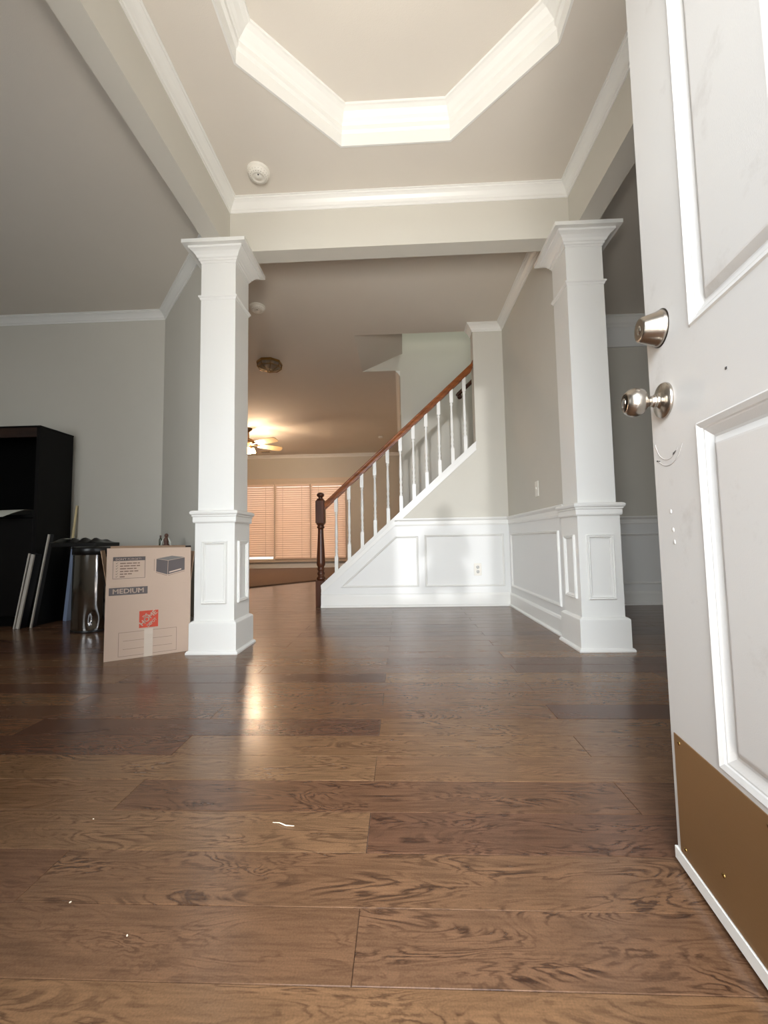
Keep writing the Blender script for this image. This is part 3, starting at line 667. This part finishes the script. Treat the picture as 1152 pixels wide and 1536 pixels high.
# ------------------------------------------------------------------ left room: cabinet, boards, trash can, table
t = thing('cabinet', 'tall black wooden cabinet with an open recess against the left room wall', 'cabinet', (0, 0, 0))
cx0, cx1, y0c, y1c, hc = -4.1, -2.911, 3.204, 3.545, 1.612
MB().box(cx1-.03, cx1, y0c, y1c, 0, hc-.012).obj('side_panel', M['black'], t)
MB().box(cx0, cx0+.03, y0c, y1c, 0, hc-.012).obj('side_panel', M['black'], t)
MB().box(cx0-.006, cx1+.006, y0c-.006, y1c, hc-.014, hc, .003).obj('top', M['black'], t)
tr_ = MB().box(cx0+.03, cx1-.03, y0c+.002, y0c+.022, 1.520, hc-.014).obj('top_rail', M['brown'], t); tr_['label'] = 'dark brown wooden top rail'
MB().box(cx0+.03, cx1-.03, y1c-.02, y1c, 0, hc-.014).obj('back_panel', M['blackin'], t)
MB().box(cx0+.03, cx1-.03, y0c, y1c-.02, .862, .885).obj('shelf', M['black'], t)
for q, (a, b) in enumerate(((cx0+.033, -3.51), (-3.505, cx1-.033))):
    dd = MB().box(a, b, y0c+.001, y0c+.020, .08, .858, .003).obj('cabinet_door', M['black'], t)
    MB().lathe([(.006, 0), (.006, -.012), (.012, -.018), (.012, -.024), (.0001, -.028)], 14, (-3.55 if q == 0 else -3.465, y0c+.001, .47), 'y').obj('door_knob', M['black'], dd)
MB().box(cx0+.03, cx1-.03, y0c+.02, y0c+.035, 0, .08).obj('toe_kick', M['blackin'], t)
pp = MB(); nseg = 8; top, bot = [], []
for k in range(nseg+1):
    s = k/nseg; y = 3.36-.30*s; z = .887+(.036 if s > .3 else .036*s/.3)-(.062*max(0, (s-.55)/.45)**1.4); xr = -2.985-.07*max(0, (s-.5)*2)**1.5
    top += [(-3.32, y, z), (xr, y, z+.004*math.sin(3*s))]
pp.add(top+[(a, b, c+.0012) for a, b, c in top], [(2*k, 2*k+1, 2*k+3, 2*k+2) for k in range(nseg)]+[(2*nseg+2+2*k, 2*nseg+4+2*k, 2*nseg+5+2*k, 2*nseg+3+2*k) for k in range(nseg)])
tag(pp.obj('paper_sheet', M['paper']), 'white sheets of paper curling over the black cabinet shelf edge', 'paper')
# boards leaning to the right: each a thin slab, bottom edge on floor
def leaning(name, label, cat, bx, by, tx, tz, dep, th, face, edge, tilt=.0, group=None):
    """slab seen edge-on: foot at (bx,by), top at (tx, by, tz); depth goes back along +y"""
    v = Vector((tx-bx, 0, tz)); nrm = Vector((tz, 0, -(tx-bx))).normalized()*th
    t_ = thing(name, label, cat, (bx, by, 0), group=group)
    f = MB()
    lift = Vector((0, 0, abs(min(0, nrm.z))))
    a = [Vector((0, 0.006, 0)), v+Vector((0, .006, 0)), v+nrm+Vector((0, .006, 0)), nrm+Vector((0, .006, 0))]
    a = [p+lift for p in a]
    bk = Vector((0, dep, 0)); f.add([p for p in a]+[p+bk for p in a], [(0, 1, 2, 3), (7, 6, 5, 4), (0, 4, 5, 1), (1, 5, 6, 2), (2, 6, 7, 3), (3, 7, 4, 0)]); f.obj('panel', M[face], t_)
    e = MB(); a2 = [p-Vector((0, .012, 0)) for p in a]; e.add(a2+[p+Vector((0, .0118, 0)) for p in a2], [(0, 1, 2, 3), (7, 6, 5, 4), (0, 4, 5, 1), (1, 5, 6, 2), (2, 6, 7, 3), (3, 7, 4, 0)]); e.obj('edge_strip', M[edge], t_)
    return t_
leaning('framed_board', 'thin dark board with pale edge, leftmost of those leaning by the black cabinet', 'board', -2.986, 3.12, -2.886, .575, .06, .010, 'navy', 'edge')
leaning('framed_board', 'dark board with the widest white edge, leaning beside the black cabinet', 'board', -2.965, 3.12, -2.864, .566, .06, .024, 'navy', 'edge')
leaning('tall_board', 'tall dark board with a thin white edge leaning left of the trash can', 'board', -2.890, 3.16, -2.771, .722, .035, .011, 'navy', 'edge')
leaning('pale_board', 'pale blue board standing on end in the gap left of the trash can', 'board', -2.850, 3.43, -2.800, .60, .10, .030, 'pale', 'pale')
t = thing('stick', 'cream stick with a black grip standing between cabinet and wall', 'stick', (0, 0, 0))
MB().tube([(-2.880, 3.535, .695), (-2.872, 3.56, .985)], [.0105, .0085], 12).obj('shaft', M['cream'], t)
MB().tube([(-2.875, 3.50, 0), (-2.880, 3.535, .697)], [.013, .0135], 12).obj('grip', M['plastic'], t)

# stainless trash can
t = thing('trash_can', 'dented stainless steel trash can with a black lid behind the box', 'trash can', (-2.325, 3.10, 0))
can = MB(); prof = [(.147, 0), (.150, .012)]+[(.150, .012+.551*k/24) for k in range(1, 25)]
can.lathe(prof, 64); can.v = [((x*(1-.10*math.exp(-((math.atan2(y, x)+1.06)/.16)**2-((z-.09)/.05)**2)), y*(1-.10*math.exp(-((math.atan2(y, x)+1.06)/.16)**2-((z-.09)/.05)**2)), z)) for x, y, z in can.v]
can.obj('body', M['steel'], t)
MB().lathe([(.152, 0), (.153, .003), (.153, .014), (.150, .016)], 48).obj('base_ring', M['plastic'], t)
MB().lathe([(.150, .560), (.156, .563), (.156, .608), (.149, .618), (.10, .621), (.0001, .622)], 48).obj('lid', M['plastic'], t)
t2 = MB().box(-2.60, -2.255, 2.98, 3.25, .6225, .652, .004).obj('black_tray', M['plastic']); tag(t2, 'flat black tray laid across the top of the trash can', 'tray')
cl = MB(); nx_, ny_ = 44, 14; vs = []
for lay in (0, 1):
    for i in range(nx_+1):
        for j in range(ny_+1):
            u, v = i/nx_, j/ny_
            x = -2.520+.255*u+.008*math.sin(v*7); y = 3.0+.22*v
            e = min(1, 6*u, 6*(1-u))*min(1, 6*v, 6*(1-v))
            z = .6535+e*(.006+.036*abs(math.sin(u*9.0+.6*v))**1.3*(.7+.3*math.cos(v*5)))
            vs.append((x, y, z+(.0012 if lay else 0)))
k = (nx_+1)*(ny_+1); fs = []
for lay in (0, 1): fs += [(lay*k+i*(ny_+1)+j, lay*k+(i+1)*(ny_+1)+j, lay*k+(i+1)*(ny_+1)+j+1, lay*k+i*(ny_+1)+j+1) for i in range(nx_) for j in range(ny_)]
cl.add(vs, fs, True); tag(cl.obj('crumpled_bag', M['cloth']), 'crumpled black plastic bag lying on the flat black tray', 'bag')
pg = MB(); vs = []
for lay in (0, 1):
    for i in range(11):
        for j in (0, 1):
            u = i/10; vs.append((-2.61+.125*u, 2.99+.16*j, .655+.030*math.sin(u*math.pi*.62)**2+(.001 if lay else 0)))
pg.add(vs, [(l*22+2*i, l*22+2*i+2, l*22+2*i+3, l*22+2*i+1) for l in (0, 1) for i in range(10)]); tag(pg.obj('curled_paper', M['paper']), 'curled pale paper on the left end of the black tray', 'paper')

# side table with two small items behind the box
t = thing('side_table', 'dark walnut side table hidden behind the cardboard box', 'side table', (-1.66, 3.02, 0), math.radians(-47))
MB().box(-.20, .20, -.11, .12, .595, .618, .004).obj('table_top', M['sidewood'], t)
for sx in (-.195, .155):
    for sy in (-.105, .085): MB().box(sx, sx+.03, sy, sy+.03, 0, .5955, .003).obj('leg', M['sidewood'], t)
MB().box(-.18, .16, -.10, .105, .53, .596).obj('apron', M['sidewood'], t); MB().box(-.19, .17, -.10, .105, .15, .17).obj('shelf', M['sidewood'], t)
t = thing('small_bottle', 'slim olive bottle on the side table behind the box', 'bottle', (-1.735, 2.935, .618))
MB().lathe([(.010, 0), (.011, .004), (.011, .045), (.006, .058), (.005, .062)], 14).obj('body', M['green'], t); MB().lathe([(.0065, .060), (.0065, .076), (.0001, .077)], 12).obj('cap', M['rust'], t)
t = thing('figurine', 'small brown figurine with white arms standing just behind the box', 'figurine', (-1.672, 2.90, .618))
MB().lathe([(.020, 0), (.022, .006), (.014, .014), (.016, .03), (.020, .045), (.012, .058), (.008, .062), (.013, .068), (.014, .077), (.009, .086), (.0001, .089)], 18).obj('body', M['rust'], t)
for s in (-1, 1): MB().tube([(s*.034, -.002, .004), (s*.030, -.004, .030), (s*.014, 0, .056)], [.006, .007, .005], 8).obj('arm', M['paper'], t)

# ------------------------------------------------------------------ cardboard moving box
bd = Vector((.8470, .5316)).normalized(); bang = math.atan2(.200, .321)
bang = math.atan2(2.454-2.225, -1.263+1.617)
t = thing('moving_box', 'cardboard moving box marked MEDIUM with one flap up, beside the left column', 'box', (-1.617, 2.225, 0), bang)
BW, BD, BH, FH = .424, .34, .407, .612; th = .004
t.location.x -= 0
MB().box(0, BW, 0, th, 0, BH, 0).obj('front_side', M['card'], t)
MB().box(0, BW, BD-th, BD, 0, BH).obj('back_side', M['card'], t)
MB().box(0, th, th, BD-th, 0, BH).obj('left_side', M['card'], t)
MB().box(BW-th, BW, th, BD-th, 0, BH).obj('right_side', M['card'], t)
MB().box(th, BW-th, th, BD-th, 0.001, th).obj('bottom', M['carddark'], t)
def flap(pts, m='card'):
    f = MB(); P = [Vector(p) for p in pts]; nn = (P[1]-P[0]).cross(P[2]-P[0]).normalized()*.0035
    nn = Vector(nn)*(-1 if (m == 'card') else 1); f.add(P+[p+nn for p in P], [(0, 1, 2, 3), (7, 6, 5, 4), (0, 4, 5, 1), (1, 5, 6, 2), (2, 6, 7, 3), (3, 7, 4, 0)]); return f.obj('flap', M[m], t)
flap([(.001, .0045, BH), (BW-.001, .0045, BH), (BW-.001, .016, FH-.002), (.001, .016, FH)])
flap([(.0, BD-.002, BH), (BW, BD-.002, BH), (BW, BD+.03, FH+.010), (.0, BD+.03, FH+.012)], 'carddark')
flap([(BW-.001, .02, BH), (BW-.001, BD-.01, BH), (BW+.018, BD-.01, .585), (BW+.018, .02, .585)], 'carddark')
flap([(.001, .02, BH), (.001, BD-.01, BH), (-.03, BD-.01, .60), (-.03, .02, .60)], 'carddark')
# the print: flat ink shapes on the front (y = 0 plane) and on the flap
fy = lambda z: -.0004 if z < BH-.002 else .0045+(z-BH)*.0115/.205-.0008
def ink(name, polys, m, parent=t, lift=0):
    b = MB()
    for p in polys: b.add([(x, fy(z)-lift, z) for x, z in p], [tuple(range(len(p)))])
    return b.obj(name, M[m], parent)
def rect(x0, x1, z0, z1): return [(x0, z0), (x1, z0), (x1, z1), (x0, z1)]
def outline(x0, x1, z0, z1, w_=.0016): return [rect(x0, x1, z0, z0+w_), rect(x0, x1, z1-w_, z1), rect(x0, x0+w_, z0, z1), rect(x1-w_, x1, z0, z1)]
FONT = {}
def text(body, x, z, size, m, parent=t, lift=.0003, rot=0, sx=1, bold=.0, align='LEFT', name='lettering'):
    cu = bpy.data.curves.new('lettering', 'FONT'); cu.body = body; cu.size = size; cu.align_x = align; cu.resolution_u = 3
    tmp = bpy.data.objects.new('tmp', cu); C.objects.link(tmp)
    me = bpy.data.meshes.new_from_object(tmp.evaluated_get(bpy.context.evaluated_depsgraph_get())); bpy.data.objects.remove(tmp)
    ca, sa = math.cos(rot), math.sin(rot)
    if bold:
        bm = bmesh.new()
        for dx, dy in ((0, 0), (bold, 0), (-bold, 0), (0, bold), (0, -bold)):
            k0 = len(bm.verts); bm.from_mesh(me); bm.verts.ensure_lookup_table()
            for v in bm.verts[k0:]: v.co.x += dx; v.co.y += dy
        bm.to_mesh(me); bm.free()
    for v in me.vertices:
        a, b = v.co.x*sx, v.co.y; X = x+a*ca-b*sa; Z = z+a*sa+b*ca
        v.co = (X, fy(Z)-lift, Z)
    me.materials.clear(); me.materials.append(M[m]); o = bpy.data.objects.new(name, me); C.objects.link(o); o.parent = parent; return o
# size marking
l1 = ink('size_label', [rect(.015, .200, .352, .394)], 'ink'); text('MEDIUM', .031, .3615, .036, 'cardlt', l1, .0006, sx=1.12, bold=.0010)
# orange square logo with the name running diagonally
lg = ink('logo', [rect(.162, .256, .162, .256)], 'orange')
c45 = math.radians(43)
text('THE', .1845, .2145, .018, 'cardlt', lg, .0006, c45, .85, .0006); text('HOME', .1765, .170, .036, 'cardlt', lg, .0006, c45, 1.02, .0011); text('DEPOT', .2075, .163, .0215, 'cardlt', lg, .0006, c45, .86, .0008)
# address field
ink('address_field', outline(.065, .352, .016, .147)+[rect(.087, .329, .0985, .1), rect(.087, .329, .0535, .055)], 'inkl')
# checklist panel (the entries are too small to read)
cl_ = ink('checklist_panel', outline(.030, .186, .442, .563, .002)+[rect(.030, .186, .541, .563)], 'ink')
text("DON'T FORGET!", .042, .5455, .0145, 'cardlt', cl_, .0006, sx=1.15, bold=.0002)
ticks, words = [], []
for k, wl in enumerate((.095, .103, .080, .088, .064, .026)):
    z = .527-.0148*k
    ticks += [[(.044, z+.002), (.047, z-.003), (.0485, z-.001), (.0455, z+.003)], [(.047, z-.003), (.055, z+.006), (.0535, z+.0065), (.0468, z-.0005)]]
    x = .064; rnd = random.Random(k)
    while x < .064+wl-.006:
        ww = min(rnd.uniform(.012, .030), .064+wl-x); words.append(rect(x, x+ww, z-.003, z+.0025)); x += ww+.004
ink('tick_marks', ticks, 'ink', cl_); ink('small_print', words, 'inkl', cl_)
# picture of a box with dimension marks
pb = ink('printed_box_picture', [[(.241, .474), (.299, .454), (.301, .534), (.242, .546)], [(.301, .454), (.390, .477), (.390, .550), (.303, .534)]], 'ink')
ink('printed_box_top', [[(.243, .5475), (.302, .536), (.388, .5515), (.322, .562)]], 'ink2', pb)
ink('dimension_marks', [rect(.230, .2315, .477, .545), [(.240, .468), (.297, .447), (.298, .449), (.241, .470)], [(.303, .447), (.390, .469), (.390, .471), (.303, .449)]], 'inkl', pb)
ink('printed_box_caption', [[(.308, .463), (.372, .479), (.372, .486), (.308, .470)]], 'cardlt', pb, .0003)
# clear tape
tpz = MB(); zz_ = [(-.0, .0008), (.03, .0008), (.07, .0012), (.10, .0006), (.125, .0016), (.155, .0008)]
tpz.add([(x, fy(.1)-l, max(z, .001)) for z, l in zz_ for x in (.188, .231)], [(2*k, 2*k+1, 2*k+3, 2*k+2) for k in range(len(zz_)-1)])
tpz.obj('clear_tape', M['tape'], t)

# ------------------------------------------------------------------ debris on the floor
t = MB().tube([(-.301, .968, .0016), (-.285, .966, .0022), (-.268, .958, .0018), (-.249, .956, .0022)], [.0005, .0011, .0013, .0006], 6).obj('wood_splinter', M['debris']); tag(t, 'pale curved splinter of wood lying on the floor planks', 'splinter')

for (x, y), l_ in zip(((-.597, .756), (-.454, .697), (-.721, .974)), ('tiny pale crumb on the floor near the lower left corner', 'tiny pale crumb nearest the viewpoint on the left floor planks', 'tiny pale crumb on the floor left of the splinter')):
    o = MB().lathe([(.0001, 0), (.0014, .0006), (.0010, .0018), (.0001, .0022)], 6).obj('crumb', M['debris']); o.location = (x, y, .0003); o.rotation_euler = (0, 0, x*9); o.scale = (1.6, 1, 1); tag(o, l_, 'crumb')

# ------------------------------------------------------------------ the photographer, kneeling behind the camera in the doorway
def figure():
    t = thing('person', 'person kneeling in the open doorway behind the viewpoint, dark shirt and jeans', 'person', (0, 0, 0))
    px = -.075
    J = dict(pel=((px, -.56, .25), .15), w=((px, -.53, .42), .12), ch=((px, -.50, .56), .135), nb=((px, -.48, .665), .07), nk=((px, -.47, .71), .050),
             sl=((px-.155, -.49, .625), .062), el=((px-.215, -.40, .42), .045), wl=((px-.10, -.24, .53), .032), hl=((px-.06, -.20, .56), .030),
             sr=((px+.155, -.49, .625), .062), er=((px+.215, -.40, .42), .045), wr=((px+.10, -.24, .53), .032), hr=((px+.06, -.20, .56), .030),
             pl=((px-.11, -.50, .20), .115), kl=((px-.17, -.20+.02, .095), .09), fl=((px-.12, -.58, .065), .048), tl=((px-.12, -.72, .045), .034),
             pr=((px+.11, -.50, .20), .115), kr=((px+.16, -.18, .095), .09), fr=((px+.14, -.58, .065), .048), tr=((px+.14, -.72, .045), .034))
    K = list(J); E_ = [('pel', 'w'), ('w', 'ch'), ('ch', 'nb'), ('nb', 'nk'), ('ch', 'sl'), ('sl', 'el'), ('el', 'wl'), ('wl', 'hl'), ('ch', 'sr'), ('sr', 'er'), ('er', 'wr'), ('wr', 'hr'),
                       ('pel', 'pl'), ('pl', 'kl'), ('kl', 'fl'), ('fl', 'tl'), ('pel', 'pr'), ('pr', 'kr'), ('kr', 'fr'), ('fr', 'tr')]
    me = bpy.data.meshes.new('body'); me.from_pydata([J[k][0] for k in K], [(K.index(a), K.index(b)) for a, b in E_], [])
    o = bpy.data.objects.new('body', me); C.objects.link(o)
    o.modifiers.new('skin', 'SKIN'); sk = me.skin_vertices[0].data if me.skin_vertices else None
    if sk is None:
        bm = bmesh.new(); bm.from_mesh(me); bm.verts.layers.skin.verify(); bm.to_mesh(me); bm.free(); sk = me.skin_vertices[0].data
    for i, k in enumerate(K): r = J[k][1]; sk[i].radius = (r*(1.15 if k in ('pel', 'w', 'ch') else 1), r*.8 if k in ('ch', 'w') else r); sk[i].use_root = (i == 0)
    ss = o.modifiers.new('sub', 'SUBSURF'); ss.levels = 2; ss.render_levels = 2
    m2 = bpy.data.meshes.new_from_object(o.evaluated_get(bpy.context.evaluated_depsgraph_get())); bpy.data.objects.remove(o)
    for p in m2.polygons: p.use_smooth = True
    shirt = mat('dark charcoal shirt', (48, 50, 56), .9); jeans = mat('blue jeans', (46, 56, 78), .9); skin = mat('skin', (205, 160, 132), .55); hair = mat('dark brown hair', (44, 30, 22), .6)
    m2.materials.clear()
    for q in (shirt, jeans, skin): m2.materials.append(q)
    for p in m2.polygons:
        c = p.center; p.material_index = 1 if c.z < .36 and c.y < -.1 and not (abs(c.x-px) > .2 and c.z > .33) else 0
        if c.z > .69 or (c.y > -.30 and c.z > .45): p.material_index = 2
    b = bpy.data.objects.new('body', m2); C.objects.link(b); b.parent = t
    def oval(name, m, c, r, n=28, k=18, f=None):
        pr = [(math.sin(math.pi*i/k)+1e-4, -math.cos(math.pi*i/k)) for i in range(k+1)]
        mb = MB().lathe(pr, n); mb.v = [(f(*v) if f else v) for v in mb.v]; mb.v = [(c[0]+x*r[0], c[1]+y*r[1], c[2]+z*r[2]) for x, y, z in mb.v]; return mb.obj(name, m, t)
    hc_ = (px, -.455, .785)
    oval('head', skin, hc_, (.076, .094, .112), f=lambda x, y, z: (x*(1-.18*max(0, -z)), y*(1-.10*max(0, -z)), z))
    oval('hair', hair, (px, -.468, .806), (.084, .098, .104), f=lambda x, y, z: (x, y if y < .45 or z > .45 else .45, max(z, -.55)))
    for sx_ in (-1, 1):
        oval('ear', skin, (px+sx_*.080, -.462, .782), (.010, .018, .030), 12, 8)
        oval('eye', mat('eye', (60, 44, 36), .3), (px+sx_*.030, -.372, .795), (.010, .008, .007), 12, 8)
    oval('nose', skin, (px, -.360, .770), (.012, .017, .024), 12, 8)
    oval('mouth', mat('lips', (160, 96, 88), .5), (px, -.372, .735), (.022, .008, .006), 12, 8)
    for sx_ in (-1, 1):
        cx_ = px+sx_*.055
        for q in range(4):
            z_ = .585-.017*q; L_ = (.8, .95, 1, .9)[q]
            MB().tube([(cx_, -.195, z_), (cx_-sx_*.004, -.195+.040*L_, z_+.004), (cx_-sx_*.018*L_, -.195+.062*L_, z_+.004), (cx_-sx_*.036*L_, -.195+.060*L_, z_+.002)], [.009, .0085, .008, .006], 8).obj('finger', skin, b)
        MB().tube([(cx_-sx_*.006, -.205, .590), (cx_-sx_*.022, -.180, .604), (cx_-sx_*.036, -.160, .606)], [.010, .009, .007], 8).obj('thumb', skin, b)
figure()

# labels of the remaining pieces of the setting
for n_, l_, c_ in (('wall_left', 'end wall of the left room, outside the picture at left', 'wall'), ('wall_right', 'end wall of the right room behind the open door', 'wall'),
                   ('wall_front', 'front wall around the open doorway behind the viewpoint', 'wall'), ('trim_doorway', 'white casing around the front doorway', 'trim'),
                   ('trim_1', 'white crown moulding round the bright foyer ceiling', 'crown moulding'), ('trim_2', 'crown moulding of the left room and its diagonal wall', 'crown moulding'),
                   ('trim_3', 'crown moulding of the right hall wall wrapping the wall beside the stairs', 'crown moulding'), ('trim_4', 'crown moulding of the far room above the blinds', 'crown moulding'),
                   ('trim_5', 'crown moulding of the right room behind the door knobs', 'crown moulding'), ('trim_6', 'white frieze band below the crown in the right room', 'frieze'),
                   ('trim_8', 'tan casing and sill around the three far windows', 'trim'), ('window_1', 'far window partly hidden by the left column', 'window'),
                   ('window_2', 'middle one of the far windows', 'window'), ('window_3', 'far window behind the newel post', 'window'),
                   ('baseboard_left', 'white baseboard of the left room', 'baseboard'), ('baseboard_far', 'baseboard of the far room and stair wall', 'baseboard')):
    o = bpy.data.objects.get(n_)
    if o: o['label'] = l_; o['category'] = c_
